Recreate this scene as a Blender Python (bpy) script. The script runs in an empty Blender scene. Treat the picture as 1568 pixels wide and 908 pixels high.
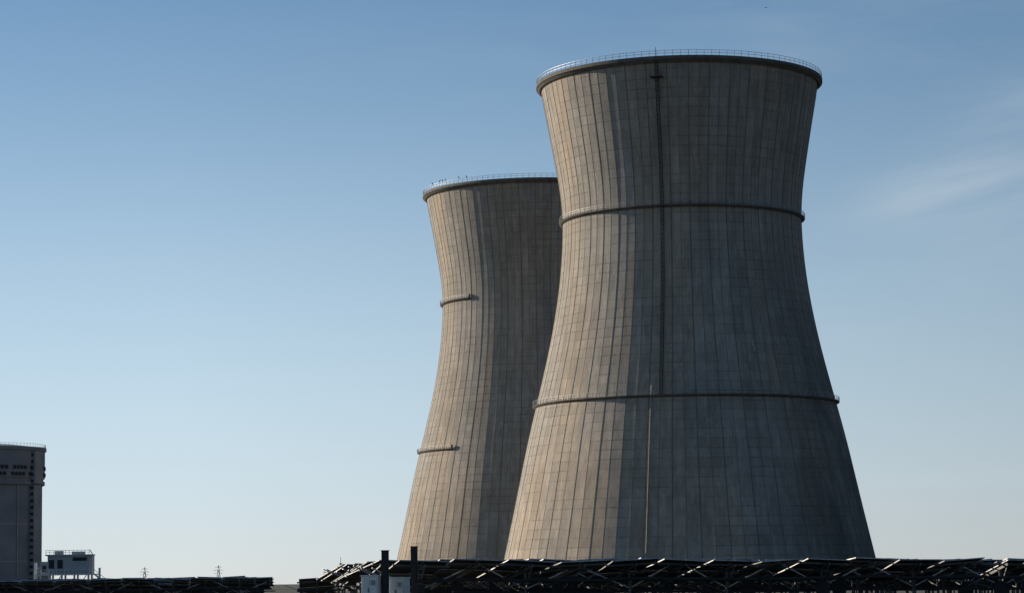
import bpy, math, random
from mathutils import Matrix, Vector
random.seed(7)
S=bpy.context.scene
rad=math.radians

# ---------------------------------------------------------------- helpers
class MB:
    def __init__(s): s.v=[];s.f=[]
    def box(s,M,sx,sy,sz):
        b=len(s.v)
        for z in(-.5,.5):
            for y in(-.5,.5):
                for x in(-.5,.5):
                    s.v.append(tuple(M@Vector((x*sx,y*sy,z*sz))))
        for q in((0,2,3,1),(4,5,7,6),(0,1,5,4),(2,6,7,3),(0,4,6,2),(1,3,7,5)):
            s.f.append(tuple(b+i for i in q))
    def abox(s,x0,x1,y0,y1,z0,z1):
        s.box(Matrix.Translation(((x0+x1)/2,(y0+y1)/2,(z0+z1)/2)),x1-x0,y1-y0,z1-z0)
    def beam(s,p,q,w,h=None,n=4):
        p=Vector(p);q=Vector(q);d=q-p;L=d.length
        if L<1e-6:return
        h=h or w
        R=d.to_track_quat('Z','Y').to_matrix().to_4x4()
        M=Matrix.Translation(p)@R
        b=len(s.v)
        for z in(0,L):
            for k in range(n):
                a=2*math.pi*(k+.5)/n
                r=.7071 if n==4 else .5
                s.v.append(tuple(M@Vector((math.cos(a)*w*r,math.sin(a)*h*r,z))))
        for k in range(n):
            s.f.append((b+k,b+(k+1)%n,b+n+(k+1)%n,b+n+k))
        s.f.append(tuple(b+n-1-k for k in range(n)));s.f.append(tuple(b+n+k for k in range(n)))
    def lathe(s,prof,n=96,a0=0,a1=360,closed=True):
        full=abs(a1-a0)>=359.9
        m=n if full else n+1
        b=len(s.v);k=len(prof)
        for i in range(m):
            a=rad(a0+(a1-a0)*i/n)
            for r,z in prof: s.v.append((math.sin(a)*r,-math.cos(a)*r,z))
        for i in range(n):
            i2=(i+1)%m
            for j in range(k if closed else k-1):
                j2=(j+1)%k
                s.f.append((b+i*k+j,b+i2*k+j,b+i2*k+j2,b+i*k+j2))
        if not full and closed:
            s.f.append(tuple(b+j for j in range(k)));s.f.append(tuple(b+n*k+k-1-j for j in range(k)))
    def obj(s,name,mat,parent=None,smooth=False):
        me=bpy.data.meshes.new(name);me.from_pydata(s.v,[],s.f);me.update()
        if smooth:
            for p in me.polygons:p.use_smooth=True
        o=bpy.data.objects.new(name,me);S.collection.objects.link(o)
        me.materials.append(mat)
        if parent:o.parent=parent
        return o
def empty(name,loc=(0,0,0)):
    o=bpy.data.objects.new(name,None);o.location=loc;S.collection.objects.link(o);return o

class NT:
    def __init__(s,nt): s.t=nt
    def n(s,typ,**k):
        x=s.t.nodes.new(typ)
        for a,b in k.items(): setattr(x,a,b)
        return x
    def l(s,a,b): s.t.links.new(a,b)
    def setin(s,sock,v):
        if isinstance(v,bpy.types.NodeSocket): s.l(v,sock)
        else: sock.default_value=v
    def m(s,op,a,b=0,c=0,clamp=False):
        x=s.n('ShaderNodeMath',operation=op,use_clamp=clamp)
        s.setin(x.inputs[0],a);s.setin(x.inputs[1],b);s.setin(x.inputs[2],c)
        return x.outputs[0]
    def vm(s,op,a,b):
        x=s.n('ShaderNodeVectorMath',operation=op)
        s.setin(x.inputs[0],a);s.setin(x.inputs[1],b);return x.outputs[0]
    def mix(s,f,a,b,mode='MIX'):
        x=s.n('ShaderNodeMix',data_type='RGBA',blend_type=mode)
        s.setin(x.inputs[0],f);s.setin(x.inputs[6],a);s.setin(x.inputs[7],b);return x.outputs[2]
    def noise(s,vec,scale,detail=4,rough=.55):
        x=s.n('ShaderNodeTexNoise');s.setin(x.inputs['Vector'],vec)
        x.inputs['Scale'].default_value=scale;x.inputs['Detail'].default_value=detail;x.inputs['Roughness'].default_value=rough
        return x.outputs[0]
    def mr(s,v,a,b,c,d,smooth=False):
        x=s.n('ShaderNodeMapRange');x.interpolation_type='SMOOTHSTEP' if smooth else 'LINEAR'
        s.setin(x.inputs[0],v)
        for i,q in enumerate((a,b,c,d)): x.inputs[i+1].default_value=q
        return x.outputs[0]
    def comb(s,x,y,z):
        c=s.n('ShaderNodeCombineXYZ')
        for i,q in enumerate((x,y,z)): s.setin(c.inputs[i],q)
        return c.outputs[0]
def newmat(name):
    m=bpy.data.materials.new(name);m.use_nodes=True
    nt=NT(m.node_tree);b=m.node_tree.nodes['Principled BSDF']
    return m,nt,b
def simple(name,col,rough=.7,metal=0,var=.2,scale=1.5):
    m,t,b=newmat(name)
    tc=t.n('ShaderNodeTexCoord')
    n=t.noise(tc.outputs['Object'],scale,5)
    f=t.mr(n,.3,.7,1-var,1+var)
    c=t.mix(1,(*col,1),t.comb(f,f,f),'MULTIPLY')
    t.l(c,b.inputs['Base Color']);b.inputs['Roughness'].default_value=rough;b.inputs['Metallic'].default_value=metal
    return m

# ---------------------------------------------------------------- materials
NSEG=84; LIFT=2.4
def concrete_shell():
    m,t,b=newmat('weathered_shell_concrete')
    uv=t.n('ShaderNodeUVMap',uv_map='UVMap')
    sp=t.n('ShaderNodeSeparateXYZ');t.l(uv.outputs[0],sp.inputs[0])
    u,v=sp.outputs[0],sp.outputs[1]
    tc=t.n('ShaderNodeTexCoord');ob=tc.outputs['Object']
    so=t.n('ShaderNodeSeparateXYZ');t.l(ob,so.inputs[0])
    fu=t.m('FLOOR',u);vv=t.m('DIVIDE',v,LIFT);fv=t.m('FLOOR',vv);fr=t.m('FRACT',vv)
    wn=t.n('ShaderNodeTexWhiteNoise',noise_dimensions='2D');t.l(t.comb(fu,fv,0),wn.inputs['Vector'])
    wc=t.n('ShaderNodeTexWhiteNoise',noise_dimensions='1D');t.l(fu,wc.inputs['W'])
    wl=t.n('ShaderNodeTexWhiteNoise',noise_dimensions='1D');t.l(fv,wl.inputs['W'])
    f=t.mr(wn.outputs[0],0,1,.94,1.06)
    f=t.m('MULTIPLY',f,t.mr(wc.outputs[0],0,1,.93,1.05))
    f=t.m('MULTIPLY',f,t.mr(wl.outputs[0],0,1,.96,1.04))
    ed=t.m('MINIMUM',fr,t.m('SUBTRACT',1,fr))
    br=t.noise(ob,.12,3)
    joint=t.m('MULTIPLY',t.mr(ed,.02,.1,1,0,True),t.mr(br,.38,.62,.05,1))
    f=t.m('MULTIPLY',f,t.mr(joint,0,1,1,.72))
    st=t.noise(t.vm('MULTIPLY',ob,(.55,.55,.03)),1,6,.65)
    f=t.m('MULTIPLY',f,t.mr(st,.3,.7,.76,1.17))
    st2=t.noise(t.vm('MULTIPLY',ob,(1.5,1.5,.045)),1,4,.6)
    f=t.m('MULTIPLY',f,t.mr(st2,.3,.7,.9,1.08))
    big=t.noise(t.vm('MULTIPLY',ob,(1,1,.5)),.045,4,.6)
    f=t.m('MULTIPLY',f,t.mr(big,.3,.7,.84,1.12))
    fine=t.noise(ob,1.3,5,.7)
    f=t.m('MULTIPLY',f,t.mr(fine,.3,.7,.9,1.1))
    # broad vertical zones of slightly different concrete tone
    zone=t.noise(t.vm('MULTIPLY',ob,(1,1,.12)),.06,3,.5)
    col=t.mix(t.mr(zone,.4,.6,0,1,True),(.41,.34,.265,1),(.355,.325,.285,1))
    col=t.mix(1,col,t.comb(f,f,f),'MULTIPLY')
    es=t.noise(t.vm('MULTIPLY',ob,(1.6,1.6,.16)),1,3,.5)
    ep=t.noise(ob,.07,2)
    ef=t.m('MULTIPLY',t.mr(es,.62,.72,0,1,True),t.mr(ep,.46,.58,0,.65,True))
    col=t.mix(ef,col,(.55,.54,.51,1))
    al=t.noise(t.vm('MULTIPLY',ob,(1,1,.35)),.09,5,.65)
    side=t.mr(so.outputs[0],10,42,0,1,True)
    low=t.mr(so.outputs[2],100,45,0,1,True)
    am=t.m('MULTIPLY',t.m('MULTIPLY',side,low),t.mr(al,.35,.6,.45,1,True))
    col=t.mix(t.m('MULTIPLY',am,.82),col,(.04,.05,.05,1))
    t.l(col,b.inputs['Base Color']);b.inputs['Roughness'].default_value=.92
    bm=t.n('ShaderNodeBump');bm.inputs['Strength'].default_value=.4;bm.inputs['Distance'].default_value=.1
    t.l(t.m('SUBTRACT',fine,joint),bm.inputs['Height']);t.l(bm.outputs[0],b.inputs['Normal'])
    return m
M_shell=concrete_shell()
M_rib=simple('rib_concrete',(.2,.18,.15),.92,0,.3,.4)
M_rim=simple('rim_concrete',(.13,.12,.105),.9,0,.3,.5)
M_steel=simple('galvanised_steel',(.36,.37,.37),.5,.5,.2,2)
M_pipe=simple('weathered_pipe',(.36,.35,.32),.7,.1,.3,.6)
M_dsteel=simple('dark_steel',(.045,.05,.05),.6,.4,.2,2)
M_rack=simple('weathered_rack_steel',(.13,.13,.125),.55,.4,.5,.8)
M_cont=simple('containment_concrete',(.22,.25,.29),.9,0,.18,.12)
M_cont2=simple('buttress_concrete',(.3,.32,.35),.9,0,.2,.2)
M_dark=simple('anchor_dark',(.025,.03,.035),.8,0,.2)
M_white=simple('painted_metal_white',(.7,.72,.72),.5,0,.1,3)
M_clad=simple('grey_cladding',(.36,.4,.43),.6,0,.15,.5)
M_post=simple('dark_painted_post',(.02,.021,.024),.6,0,.25,3)
M_frame=simple('aluminium_frame',(.42,.42,.42),.4,.7,.3,3)
M_back=simple('panel_backsheet',(.02,.02,.02),.7,0,.4,1)
M_glass=simple('solar_cell_glass',(.012,.016,.03),.15,0,.3,2)
M_feather=simple('black_feathers',(.015,.014,.013),.8,0,.3,8)

# ---------------------------------------------------------------- cooling tower
PROF=[(7.3,48.2),(16.3,46.2),(26.5,44.0),(36.8,41.8),(46.2,39.5),(50.5,38.4),(59.1,36.3),(67.75,34.45),
      (76.4,33.0),(85.1,32.0),(95.6,31.5),(103,31.95),(109.6,32.95),(120.1,34.75),(129.3,36.45),(132.4,37.0)]
def R(z):
    P=PROF
    if z<=P[0][0]: return P[0][1]+(P[0][0]-z)*.22
    for i in range(len(P)-1):
        if z<=P[i+1][0]:
            z0,r0=P[i];z1,r1=P[i+1]
            zm,rm=P[i-1] if i>0 else (2*z0-z1,2*r0-r1)
            zp,rp=P[i+2] if i+2<len(P) else (2*z1-z0,2*r1-r0)
            d0=(r1-rm)/(z1-zm);d1=(rp-r0)/(zp-z0)
            h=z1-z0;s=(z-z0)/h
            return (2*s**3-3*s*s+1)*r0+(s**3-2*s*s+s)*h*d0+(-2*s**3+3*s*s)*r1+(s**3-s*s)*h*d1
    return P[-1][1]
_zs=[z*.5 for z in range(0,270)]
_raw=[R(z) for z in _zs]
_sm=[]
for i in range(len(_zs)):
    a=max(0,i-10);c=min(len(_zs)-1,i+10);k=min(i-a,c-i)
    seg=_raw[i-k:i+k+1];_sm.append(sum(seg)/len(seg))
def RS(z):
    x=z/.5;i=max(0,min(len(_sm)-2,int(x)));return _sm[i]+(_sm[i+1]-_sm[i])*(x-i)
ZB,ZT=6.0,132.2
def pol(a,r,z): a=rad(a);return Vector((math.sin(a)*r,-math.cos(a)*r,z))
def tower(name_,loc,rings,ladders,birds):
    root=empty(name_,loc)
    nz=54;zs=[ZB+(ZT-ZB)*j/nz for j in range(nz+1)]
    v=[];f=[];uvs=[]
    def vid(i,j,inner): return inner*(NSEG*(nz+1))+(i%NSEG)*(nz+1)+j
    for inner in(0,1):
        for i in range(NSEG):
            for z in zs:
                p=pol(360*i/NSEG,RS(z)-(0.7 if inner else 0),z);v.append(tuple(p))
    for i in range(NSEG):
        for j in range(nz):
            f.append((vid(i,j,0),vid(i+1,j,0),vid(i+1,j+1,0),vid(i,j+1,0)))
            uvs+=[(i,zs[j]),(i+1,zs[j]),(i+1,zs[j+1]),(i,zs[j+1])]
    for i in range(NSEG):
        for j in range(nz):
            f.append((vid(i,j,1),vid(i,j+1,1),vid(i+1,j+1,1),vid(i+1,j,1)))
            uvs+=[(i,zs[j]),(i,zs[j+1]),(i+1,zs[j+1]),(i+1,zs[j])]
        for j,fl in((0,1),(nz,0)):
            q=(vid(i,j,0),vid(i+1,j,0),vid(i+1,j,1),vid(i,j,1))
            f.append(q if not fl else q[::-1]);uvs+=[(i+.5,zs[j])]*4
    me=bpy.data.meshes.new('shell');me.from_pydata(v,[],f);me.update()
    ul=me.uv_layers.new(name='UVMap')
    for p in me.polygons:
        us=[uvs[k] for k in p.loop_indices];um=min(q[0] for q in us)
        for k in p.loop_indices:
            uu,vv=uvs[k];ul.data[k].uv=(um+.02+(uu-um)*.96,vv)
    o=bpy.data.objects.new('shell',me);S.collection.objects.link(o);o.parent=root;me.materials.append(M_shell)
    rb=MB()
    for i in range(NSEG):
        a=360*i/NSEG;w=.12 if i%2 else .22;d=.03 if i%2 else .07
        t=Vector((math.cos(rad(a)),math.sin(rad(a)),0))
        b=len(rb.v)
        for z in zs:
            r=RS(z)
            for rr,s in((r-.05,-1),(r+d,-1),(r+d,1),(r-.05,1)):
                p=pol(a,rr,z-0.02)+t*s*w/2;rb.v.append(tuple(p))
        for j in range(nz):
            q=b+4*j
            for k in range(3): rb.f.append((q+k,q+k+1,q+4+k+1,q+4+k))
    rb.obj('ribs',M_rib,root)
    r=RS(ZT)
    c=MB();c.lathe([(r-.8,ZT-.1),(r+.3,ZT-1.2),(r+1.0,ZT-.55),(r+1.15,ZT-.5),(r+1.15,ZT+.35),(r+.3,ZT+.5),(r-1.0,ZT+.5)],168);c.obj('rim_cornice',M_rim,root)
    rl=MB()
    def rail(rr,z,a0,a1,n,h=1.15,th=.06):
        for k in range(n+1):
            a=a0+(a1-a0)*k/n
            rl.beam(pol(a,rr,z),pol(a,rr,z+h),.1)
            if k<n:
                a2=a0+(a1-a0)*(k+1)/n
                for hh in(h*.5,h): rl.beam(pol(a,rr,z+hh),pol(a2,rr,z+hh),th)
    rail(r+1.0,ZT+.35,0,360,120,1.35,.08)
    rg=MB()
    for z,a0,a1 in rings:
        rr=RS(z);n=int(120*(a1-a0)/360)
        rg.lathe([(rr-.1,z-.5),(rr+.35,z-.5),(rr+.95,z-.1),(rr+.95,z+.1),(rr-.1,z+.1)],n,a0,a1)
        rail(rr+.88,z+.08,a0,a1,n//1,1.1,.06)
        if a1-a0<359:
            p=pol(a1,rr+.5,z);rg.beam(p,p+Vector((0,0,1.2)),.6)
    rg.obj('gallery_rings',M_rim,root)
    ld=MB();lp=MB()
    for a,z0,z1,kind in ladders:
        tgt=ld if kind else lp
        z=z0
        t=Vector((math.cos(rad(a)),math.sin(rad(a)),0))
        while z<z1-.1:
            z2=min(z1,z+1.2)
            if kind:
                for s in(-.38,.38): tgt.beam(pol(a,RS(z)+.55,z)+t*s,pol(a,RS(z2)+.55,z2)+t*s,.13)
                for k in range(3):
                    zz=z+k*.4;p=pol(a,RS(zz)+.55,zz);tgt.beam(p-t*.38,p+t*.38,.05)
                p=[pol(a,RS(z)+.55+o_,z)+t*s for s,o_ in((-.5,0),(-.46,.55),(0,.8),(.46,.55),(.5,0))]
                for k in range(4): tgt.beam(p[k],p[k+1],.08)
                for s in(-.35,0,.35): tgt.beam(pol(a,RS(z)+1.25,z)+t*s,pol(a,RS(z2)+1.25,z2)+t*s,.06)
            else:
                tgt.beam(pol(a,RS(z)+.4,z),pol(a,RS(z2)+.4,z2),.2,n=6)
                tgt.beam(pol(a,RS(z)-.1,z),pol(a,RS(z)+.4,z),.26)
            z=z2
        if kind and z1>120:
            M=Matrix.Rotation(rad(a),4,'Z')@Matrix.Translation((0,-(RS(127)+1.0),127.4))
            tgt.box(M,3.2,1.8,.25)
            for s in(-1.5,1.5):tgt.box(Matrix.Rotation(rad(a),4,'Z')@Matrix.Translation((s,-(RS(127)+1.8),128.1)),.1,.1,1.3)
            p=pol(a,r+1.2,ZT);tgt.beam(p,p+Vector((0,0,2.6)),.12)
    if ld.v: ld.obj('caged_ladder',M_dsteel,root)
    if lp.v: lp.obj('riser_pipe',M_pipe,root)
    rl.obj('handrails',M_steel,root)
    lg=MB();n=44
    for k in range(n):
        a=360*k/n;d=180/n
        lg.beam(pol(a,RS(0)+.3,0.2),pol(a+d,RS(ZB)-.35,ZB+.1),.8,n=8)
        lg.beam(pol(a,RS(0)+.3,0.2),pol(a-d,RS(ZB)-.35,ZB+.1),.8,n=8)
    lg.obj('support_columns',M_rib,root)
    bs=MB();bs.lathe([(51.5,-.1),(53.5,-.1),(53.5,1.0),(51.5,1.0)],96);bs.obj('basin_wall',M_cont2,root)
    return root

X1,Y1=45.2,660.; X2,Y2=8.0,850.
c1=math.degrees(math.atan2(-X1,Y1));c2=math.degrees(math.atan2(-X2,Y2))
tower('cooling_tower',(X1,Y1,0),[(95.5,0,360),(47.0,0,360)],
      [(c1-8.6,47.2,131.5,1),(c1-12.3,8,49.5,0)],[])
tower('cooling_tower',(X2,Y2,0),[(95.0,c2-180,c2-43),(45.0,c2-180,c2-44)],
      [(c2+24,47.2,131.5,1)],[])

# ---------------------------------------------------------------- birds
def bird(loc,perched,s,yaw):
    v=[];f=[]
    prof=[(-.5,.02),(-.42,.07),(-.2,.13),(0,.15),(.2,.12),(.3,.07),(.38,.075),(.46,.05),(.52,.015),(.58,.004)]
    n=10;tilt=rad(-55) if perched else 0
    for x,r in prof:
        for k in range(n):
            a=2*math.pi*k/n;v.append((x,r*math.cos(a),r*math.sin(a)*.9))
    for i in range(len(prof)-1):
        for k in range(n): f.append((i*n+k,i*n+(k+1)%n,(i+1)*n+(k+1)%n,(i+1)*n+k))
    b=len(v);v+=[(-.75,-.13,0),(-.75,.13,0),(-.4,.07,.02),(-.4,-.07,.02)];f.append((b,b+1,b+2,b+3))
    for sgn in(-1,1):
        b=len(v)
        if perched: pts=[(.18,.12,.08),(-.1,.16,.1),(-.6,.07,.08),(-.35,.17,-.04),(.1,.17,-.06)]
        else: pts=[(.22,.08,.03),(.3,.5,.2),(.1,1.1,.28),(-.05,1.0,.26),(-.1,.5,.16),(-.2,.08,.03)]
        v+=[(x,sgn*y,z) for x,y,z in pts];f.append(tuple(range(b,b+len(pts))))
    Rm=Matrix.Rotation(yaw,4,'Z')@Matrix.Rotation(tilt,4,'Y')
    m=MB();m.v=[tuple(Rm@(Vector(p)*s)) for p in v];m.f=f
    if perched:
        for sg in(-.06,.06):
            m.beam(Matrix.Rotation(yaw,3,'Z')@Vector((0,sg,-.1))*s,Matrix.Rotation(yaw,3,'Z')@Vector((0,sg,-.52))*s,.03)
    o=m.obj('bird',M_feather);o.location=loc;return o
rr=RS(ZT)+1.0
for da,s in((-64,1.0),(-56,1.05),(-53.5,.95),(-51,1.0),(-41,1.0),(-36,.95)):
    p=pol(c2+da,rr,ZT+.35+1.35+.5*s);bird((X2+p.x,Y2+p.y,p.z),True,s,random.uniform(0,6))
bird((40.9,392,91.6),False,.48,1.2)

# ---------------------------------------------------------------- containment building
def containment():
    root=empty('reactor_containment_building',(-189.5,897,-2.2))
    ca=math.degrees(math.atan2(190,897))
    b=MB();b.lathe([(21,-.1),(21,39.6),(21.9,40.0),(21.9,41.2),(21.4,41.3),(21.4,42.2),(21.9,42.3),(21.9,51.8),(22.4,52.0),(22.4,53.2),(21.6,53.2),(12,54.4),(0.01,54.9)],120,closed=False)
    b.obj('cylinder_wall',M_cont,root)
    p=MB();d=MB()
    for off in(58,-62,178):
        a=ca+off
        Rm=Matrix.Rotation(rad(a),4,'Z')
        p.box(Rm@Matrix.Translation((0,-21.4,19.9)),4.8,2.4,39.6)
        p.box(Rm@Matrix.Translation((0,-22.0,46.0)),5.2,2.2,11.4)
        z=2
        while z<51:
            for s in(-1,1):
                d.box(Rm@Matrix.Translation((s*2.45,-21.9,z)),1.1,.9,.95)
            z+=2.3
    p.obj('buttresses',M_cont2,root)
    for row,z in((0,43.6),(1,45.9)):
        for k in range(90):
            if k%5==4: continue
            a=4*k+row*2
            Rm=Matrix.Rotation(rad(a),4,'Z')
            d.box(Rm@Matrix.Translation((0,-21.95,z)),1.0,.5,1.25)
    d.obj('tendon_anchors',M_dark,root)
    g=MB()
    for k in range(90):
        a=4*k;g.beam(pol(a,22.1,53.2),pol(a,22.1,54.3),.08);g.beam(pol(a,22.1,54.3),pol(a+4,22.1,54.3),.08)
    for z in(13,26): g.lathe([(20.9,z),(21.06,z),(21.06,z+.25),(20.9,z+.25)],120)
    g.beam(pol(ca+35,21.3,0),pol(ca+35,21.3,40),.35,n=6)
    g.obj('roof_railing_and_pipes',M_clad,root)
containment()

# ---------------------------------------------------------------- equipment building on legs
def equip():
    root=empty('turbine_crane_house',(-115,648,0))
    b=MB()
    b.abox(-4.4,6.2,-3,3,5.0,9.6);b.abox(-4.9,6.7,-3.4,3.4,9.6,9.95)
    b.abox(-3,-1,-1,1,9.95,10.9);b.abox(1.5,4.5,-1.5,1.5,9.95,10.7)
    b.abox(-6.4,-4.4,-2.2,2.2,3.2,8.2)
    b.obj('cladded_house',M_clad,root)
    w=MB()
    for x in(-3.4,-1.2): w.abox(x-.7,x+.7,-3.06,-3.0,6.4,8.6)
    w.abox(2.0,5.6,-3.06,-3.0,8.3,9.2)
    w.abox(-5.9,-4.9,-2.26,-2.2,5.6,7.2)
    w.obj('windows',M_dark,root)
    s=MB()
    for x in(-6.2,-4,-.8,2.4,6.0):
        for y in(-2.6,2.6): s.beam((x,y,0),(x,y,5.0),.45)
    for x in(-4,2.4): s.beam((x,-2.6,.4),(x+3.2,-2.6,4.8),.2)
    s.abox(-7.6,7.6,-3.5,3.5,4.7,4.99)
    for x in range(-7,8):
        s.beam((x,-3.4,4.99),(x,-3.4,6.1),.09)
    s.beam((-7.5,-3.4,6.1),(7.5,-3.4,6.1),.1)
    for k in range(12):
        x=-4.8+k*1.0;s.beam((x,-3.3,9.95),(x,-3.3,11.0),.09)
    s.beam((-4.8,-3.3,11.0),(6.6,-3.3,11.0),.1);s.beam((-4.8,-3.3,10.5),(6.6,-3.3,10.5),.08)
    s.beam((7.4,-2,4.9),(12.0,-2,1.2),.4);s.beam((-7.4,-2,4.9),(-7.8,-2,0),.4)
    s.beam((7.4,-2,6.0),(12.0,-2,2.3),.12)
    for k in range(6): s.beam((-8+k*.1,-2.4,1+k),(-6.4,-2.4,1.8+k),.12)
    s.beam((6.9,0,5),(6.9,0,9.5),.3);s.beam((6.9,0,9.5),(5.8,0,11.2),.2)
    s.beam((8.4,0,0),(8.4,0,6.5),.5);s.beam((-8.2,1,0),(-8.2,1,8.0),.7)
    s.obj('steel_frame',M_white,root)
equip()

# ---------------------------------------------------------------- distant pylons & vent stack
def pylon(x,y,h):
    m=MB();w=h*.16
    lv=[(0,w),(.3*h,w*.65),(.6*h,w*.35),(.8*h,w*.22),(h,w*.05)]
    th=.3
    for i in range(4):
        z0,a=lv[i];z1,b=lv[i+1]
        c0=[(-a,-a,z0),(a,-a,z0),(a,a,z0),(-a,a,z0)];c1=[(-b,-b,z1),(b,-b,z1),(b,b,z1),(-b,b,z1)]
        for k in range(4):
            m.beam(c0[k],c1[k],th);m.beam(c0[k],c1[(k+1)%4],th*.7);m.beam(c0[(k+1)%4],c1[k],th*.7)
    for z,l in((.62,.2),(.76,.24),(.9,.16)):
        m.beam((-l*h,0,z*h),(l*h,0,z*h),th*.7);m.beam((-l*h,0,z*h),(0,0,z*h+.07*h),th*.5);m.beam((l*h,0,z*h),(0,0,z*h+.07*h),th*.5)
    o=m.obj('transmission_pylon',M_steel);o.location=(x,y,0)
def px2x(px,py,D): return ((px-784)+(454-py)*.0131)/3850*D*.995
pylon(px2x(222,888,2600),2600,21);pylon(px2x(335,888,2600),2600,22)
st=MB()
st.lathe([(.85,0),(.85,8.6),(1.35,8.7),(1.35,9.0),(.75,9.1),(.75,11.0),(.35,11.3),(.12,11.5),(.12,14),(.01,14.1)],16,closed=False)
st.beam((-1.5,0,8.7),(-1.5,0,9.8),.12);st.beam((1.5,0,8.7),(1.5,0,9.8),.12);st.beam((-1.5,0,9.8),(1.5,0,9.8),.12)
st.beam((-1.05,-.4,0),(-1.05,-.4,8.7),.15)
o=st.obj('vent_stack',M_clad);o.location=(px2x(522,880,1200),1200,0)

# ---------------------------------------------------------------- solar arrays
def solar_block(rows,tag_seed):
    rnd=random.Random(tag_seed)
    root=empty('solar_panel_array')
    G=MB();B=MB();F=MB();P=MB()
    for (x0,y0,yaw,length,ztop,zdrop) in rows:
        W=2.1;pitch=W+.22;n=int(length/pitch)
        dx=Vector((math.cos(yaw),math.sin(yaw),0))
        drift=0
        for i in range(n):
            c=Vector((x0,y0,0))+dx*((i+.5)*pitch)
            drift=drift*.7+rnd.uniform(-.045,.045)
            tilt=rad(13+rnd.uniform(-5,6));roll=rad(rnd.uniform(-3.5,3.5))
            zc=ztop+zdrop*i/n+drift
            D=3.2
            M=Matrix.Translation((c.x,c.y,zc))@Matrix.Rotation(yaw+rad(rnd.uniform(-4,4)),4,'Z')@Matrix.Rotation(roll,4,'Y')@Matrix.Rotation(-tilt,4,'X')
            for ix in range(2):
                for iy in range(2):
                    if rnd.random()<.02: continue
                    mx=-W/2+(ix+.5)*W/2;my=(iy+.5)*D/2
                    T=M@Matrix.Translation((mx,my,0))
                    G.box(T@Matrix.Translation((0,0,.012)),.98,1.52,.012)
                    B.box(T,.98,1.52,.01)
                    for s in(-1,1):
                        F.box(T@Matrix.Translation((s*.505,0,0)),.03,1.57,.04)
                        F.box(T@Matrix.Translation((0,s*.77,0)),.98,.03,.04)
            for yy in(.4,1.6,2.8): P.box(M@Matrix.Translation((0,yy,-.08)),W+.24,.06,.08)
            P.box(M@Matrix.Translation((0,D/2,-.18)),.08,D-.1,.11)
            a=M@Vector((0,.7,-.22));b=M@Vector((0,2.6,-.22))
            if i%2==0:
                P.beam((a.x,a.y,-.1),a,.1);P.beam((b.x,b.y,-.1),b,.1)
                e=M@Vector((0,.1,-.2));P.beam((a.x,a.y,a.z-.8),e,.05);P.beam((a.x,a.y,a.z-.9),b,.05)
                l=M@Vector((-W*.9,.7,-.1));r_=M@Vector((W*.9,.7,-.1))
                F.beam((a.x,a.y,a.z-.7),l,.045);F.beam((a.x,a.y,a.z-.7),r_,.045)
            q=dx*pitch/2
            tz=zc-.75
            cc=Vector((c.x,c.y,tz))
            B.beam(cc-q,cc+q,.14,n=6)
            cc=Vector((c.x,c.y+1.5,zc-1.25));B.beam(cc-q,cc+q,.28,.1)
            if rnd.random()<.3: B.box(Matrix.Translation((a.x,a.y-.1,zc-1.2)),.5,.2,.6)
            a=M@Vector((-W/2,.35,-.15));b=M@Vector((W/2,.35,-.15));mid=(a+b)/2-Vector((0,0,.12+rnd.random()*.25))
            B.beam(a,mid,.04);B.beam(mid,b,.04)
    B.obj('backsheets_tubes_and_cables',M_back,root);G.obj('cell_glass',M_glass,root);F.obj('module_frames',M_frame,root);P.obj('support_racks',M_rack,root)
y35=rad(28)
rows=[]
rn=random.Random(5)
for k in range(17):
    D=97+k*4.2
    rows.append((-3.2-k*.45-rn.uniform(0,2.0),D-2.0,y35,48+k*3,2.54+.012*k,-.3))
solar_block(rows,1)
rows=[(px2x(455,880,150)+k*2.1,150+k*6,rad(8),8+k*1.2,2.0+.1*k,.15) for k in range(5)]
solar_block(rows,2)
rows=[]
for k in range(11):
    y=172+k*6.;L=50+k*1.2;yw=rad(6)
    xe=-.0935*(y+5)-rn.uniform(0,1.6)
    rows.append((xe-L*math.cos(yw),y-L*math.sin(yw)+5,yw,L,2.12+.03*k,.0))
solar_block(rows,3)

# ---------------------------------------------------------------- posts and cabinets
def dpost(px,top_px,D,w):
    x=px2x(px,870,D);z=1.7+(889.5+ (px-784)*-.0131-top_px)/3850*D
    m=MB();m.abox(-w/2,w/2,-w/2,w/2,-.1,z);m.abox(-w/2-.02,w/2+.02,-w/2-.02,w/2+.02,z,z+.03)
    m.abox(-w*.3,w*.3,-w/2-.05,-w/2-.003,z-1.2,z-.6)
    o=m.obj('equipment_post',M_post);o.location=(x,D,0)
dpost(590,844,88,.25);dpost(634.5,838,90,.24)
def cab(px,w,top_px,D):
    x=px2x(px,895,D);z=1.7+(889.5+(px-784)*-.0131-top_px)/3850*D
    root=empty('inverter_cabinet',(x,D,0));root.rotation_euler=(0,0,rad(-18))
    m=MB();m.abox(-w/2,w/2,-.3,.3,.25,z);m.abox(-w/2-.03,w/2+.03,-.34,.33,z,z+.04);m.obj('enclosure',M_white,root)
    d=MB();d.abox(-w/2+.04,-.01,-.32,-.303,.32,z-.06);d.abox(.01,w/2-.04,-.32,-.303,.32,z-.06);d.obj('doors',M_white,root)
    k=MB()
    for i in range(5): k.abox(.05,w/2-.08,-.335,-.323,z-.3+i*.035,z-.285+i*.035)
    k.abox(-.05,-.03,-.345,-.323,z-.55,z-.4);k.abox(-w/2,w/2,-.25,.25,-.05,.247)
    k.obj('vents_and_plinth',M_dsteel,root)
cab(571,.62,882,88);cab(612,.55,885,89)

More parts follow.
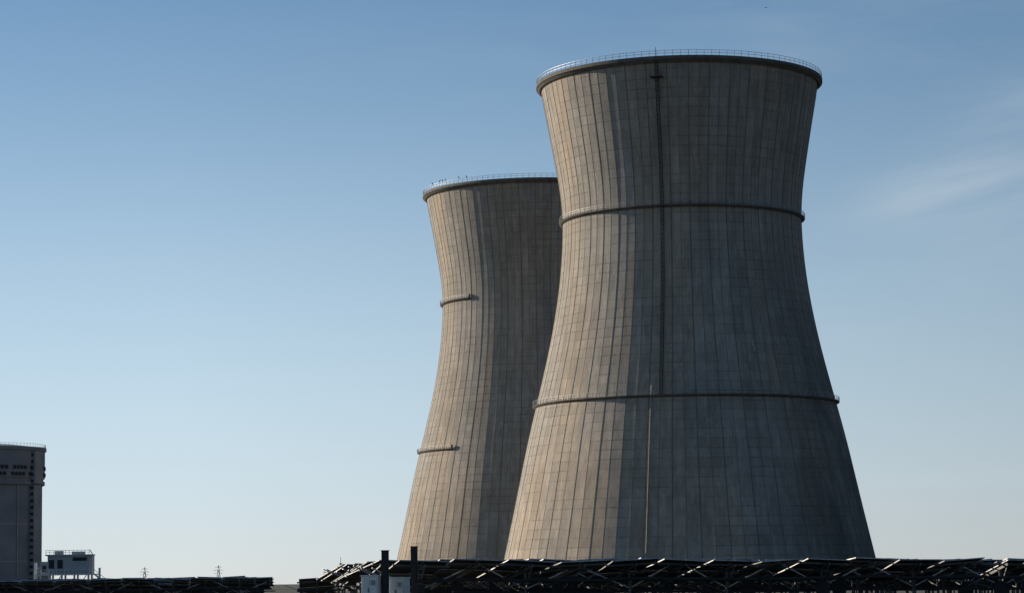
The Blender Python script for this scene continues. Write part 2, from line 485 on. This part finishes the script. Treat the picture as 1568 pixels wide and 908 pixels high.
# ---------------------------------------------------------------- ground
g=MB();g.v=[(-15000,-3000,0),(15000,-3000,0),(15000,25000,0),(-15000,25000,0)];g.f=[(0,1,2,3)]
m,t,b=newmat('dry_grass_ground')
tc=t.n('ShaderNodeTexCoord')
n1=t.noise(tc.outputs['Object'],.02,6,.6);n2=t.noise(tc.outputs['Object'],1.2,5,.7)
c=t.mix(t.mr(n1,.35,.65,0,1),(.07,.065,.045,1),(.045,.052,.032,1))
c=t.mix(t.mr(n2,.35,.7,0,.5),c,(.1,.09,.065,1))
t.l(c,b.inputs['Base Color']);b.inputs['Roughness'].default_value=.95
g.obj('ground',m)

# ---------------------------------------------------------------- sky & sun
EL=17.;AZ=-64.   # azimuth from +Y toward +X
w=bpy.data.worlds.new('World');S.world=w;w.use_nodes=True
t=NT(w.node_tree);bg=w.node_tree.nodes['Background']
tc=t.n('ShaderNodeTexCoord');d=tc.outputs['Generated']
sky=t.n('ShaderNodeTexSky',sky_type='NISHITA',sun_disc=False)
sky.sun_elevation=rad(EL);sky.sun_rotation=rad(AZ);sky.air_density=1.0;sky.dust_density=.3;sky.ozone_density=2.5
v=t.vm('NORMALIZE',t.vm('ADD',t.vm('MULTIPLY',d,(1,1,1.5)),(0,0,.22)),(0,0,0));t.l(v,sky.inputs[0])
sp=t.n('ShaderNodeSeparateXYZ');t.l(d,sp.inputs[0])
yy=t.m('MAXIMUM',sp.outputs[1],.05)
cu=t.m('DIVIDE',sp.outputs[0],yy);cv=t.m('DIVIDE',sp.outputs[2],yy)
sdir=Vector((math.sin(rad(AZ)),math.cos(rad(AZ)),0))
dp=t.n('ShaderNodeVectorMath',operation='DOT_PRODUCT');t.l(d,dp.inputs[0]);dp.inputs[1].default_value=sdir
b2=t.mr(dp.outputs['Value'],-.9,.2,.5,1.0)
base=t.mix(1,sky.outputs[0],(.84,1.15,1.22,1),'MULTIPLY')
base=t.mix(1,base,t.comb(b2,b2,b2),'MULTIPLY')
# haze layers, brighter toward the sun
zc=t.m('MAXIMUM',sp.outputs[2],0)
br=t.mr(dp.outputs['Value'],-.5,.55,.1,1.0)
zz=t.m('DIVIDE',zc,.165);h1=t.m('MULTIPLY',t.m('EXPONENT',t.m('MULTIPLY',t.m('MULTIPLY',zz,zz),-1)),.95)
h2=t.m('EXPONENT',t.m('MULTIPLY',zc,-26))
hc=t.mix(h2,(5.5,6.9,7.65,1),(6.4,6.5,6.2,1))
hc=t.mix(1,hc,t.comb(br,br,br),'MULTIPLY')
base=t.mix(h1,base,hc)
vv=t.m('SUBTRACT',cv,t.m('ADD',.118,t.m('MULTIPLY',cu,.22)))
wsp=t.noise(t.comb(t.m('MULTIPLY',cu,9),t.m('MULTIPLY',vv,60),0),1,6,.55)
spread=t.m('MAXIMUM',t.m('MULTIPLY',t.m('SUBTRACT',cu,.10),.28),.002)
g_=t.m('DIVIDE',vv,spread);g2=t.m('EXPONENT',t.m('MULTIPLY',t.m('MULTIPLY',g_,g_),-1))
msk=t.m('MULTIPLY',g2,t.mr(cu,.11,.17,0,1,True))
c1_=t.m('MULTIPLY',msk,t.mr(wsp,.32,.75,0.04,.27,True))
veil=t.noise(t.comb(t.m('MULTIPLY',cu,5),t.m('MULTIPLY',cv,22),3.3),1,6,.6)
c2_=t.mr(veil,.5,.8,0,.12,True)
c2_=t.m('MULTIPLY',c2_,t.mr(cu,-.1,.15,.15,1,True))
cl=t.m('ADD',c1_,c2_,clamp=True)
col=t.mix(cl,base,(6.0,6.4,6.6,1))
t.l(col,bg.inputs[0]);bg.inputs[1].default_value=.115
sl=bpy.data.lights.new('sun','SUN');sl.energy=5.0;sl.angle=rad(.5);sl.color=(1,.86,.68)
so=bpy.data.objects.new('sun',sl);S.collection.objects.link(so)
sd=Vector((math.sin(rad(AZ))*math.cos(rad(EL)),math.cos(rad(AZ))*math.cos(rad(EL)),math.sin(rad(EL))))
so.rotation_euler=sd.to_track_quat('Z','Y').to_euler();so.location=(-60,40,80)

# ---------------------------------------------------------------- camera
cd=bpy.data.cameras.new('camera');cd.sensor_width=36;cd.lens=36*3850/1568;cd.clip_end=40000;cd.clip_start=.5
co=bpy.data.objects.new('camera',cd);S.collection.objects.link(co)
co.matrix_world=Matrix.Translation((0,0,1.7))@Matrix.Rotation(rad(90+6.45),4,'X')@Matrix.Rotation(rad(-.75),4,'Z')
S.camera=co
S.view_settings.view_transform='Standard';S.view_settings.look='None';S.view_settings.exposure=0
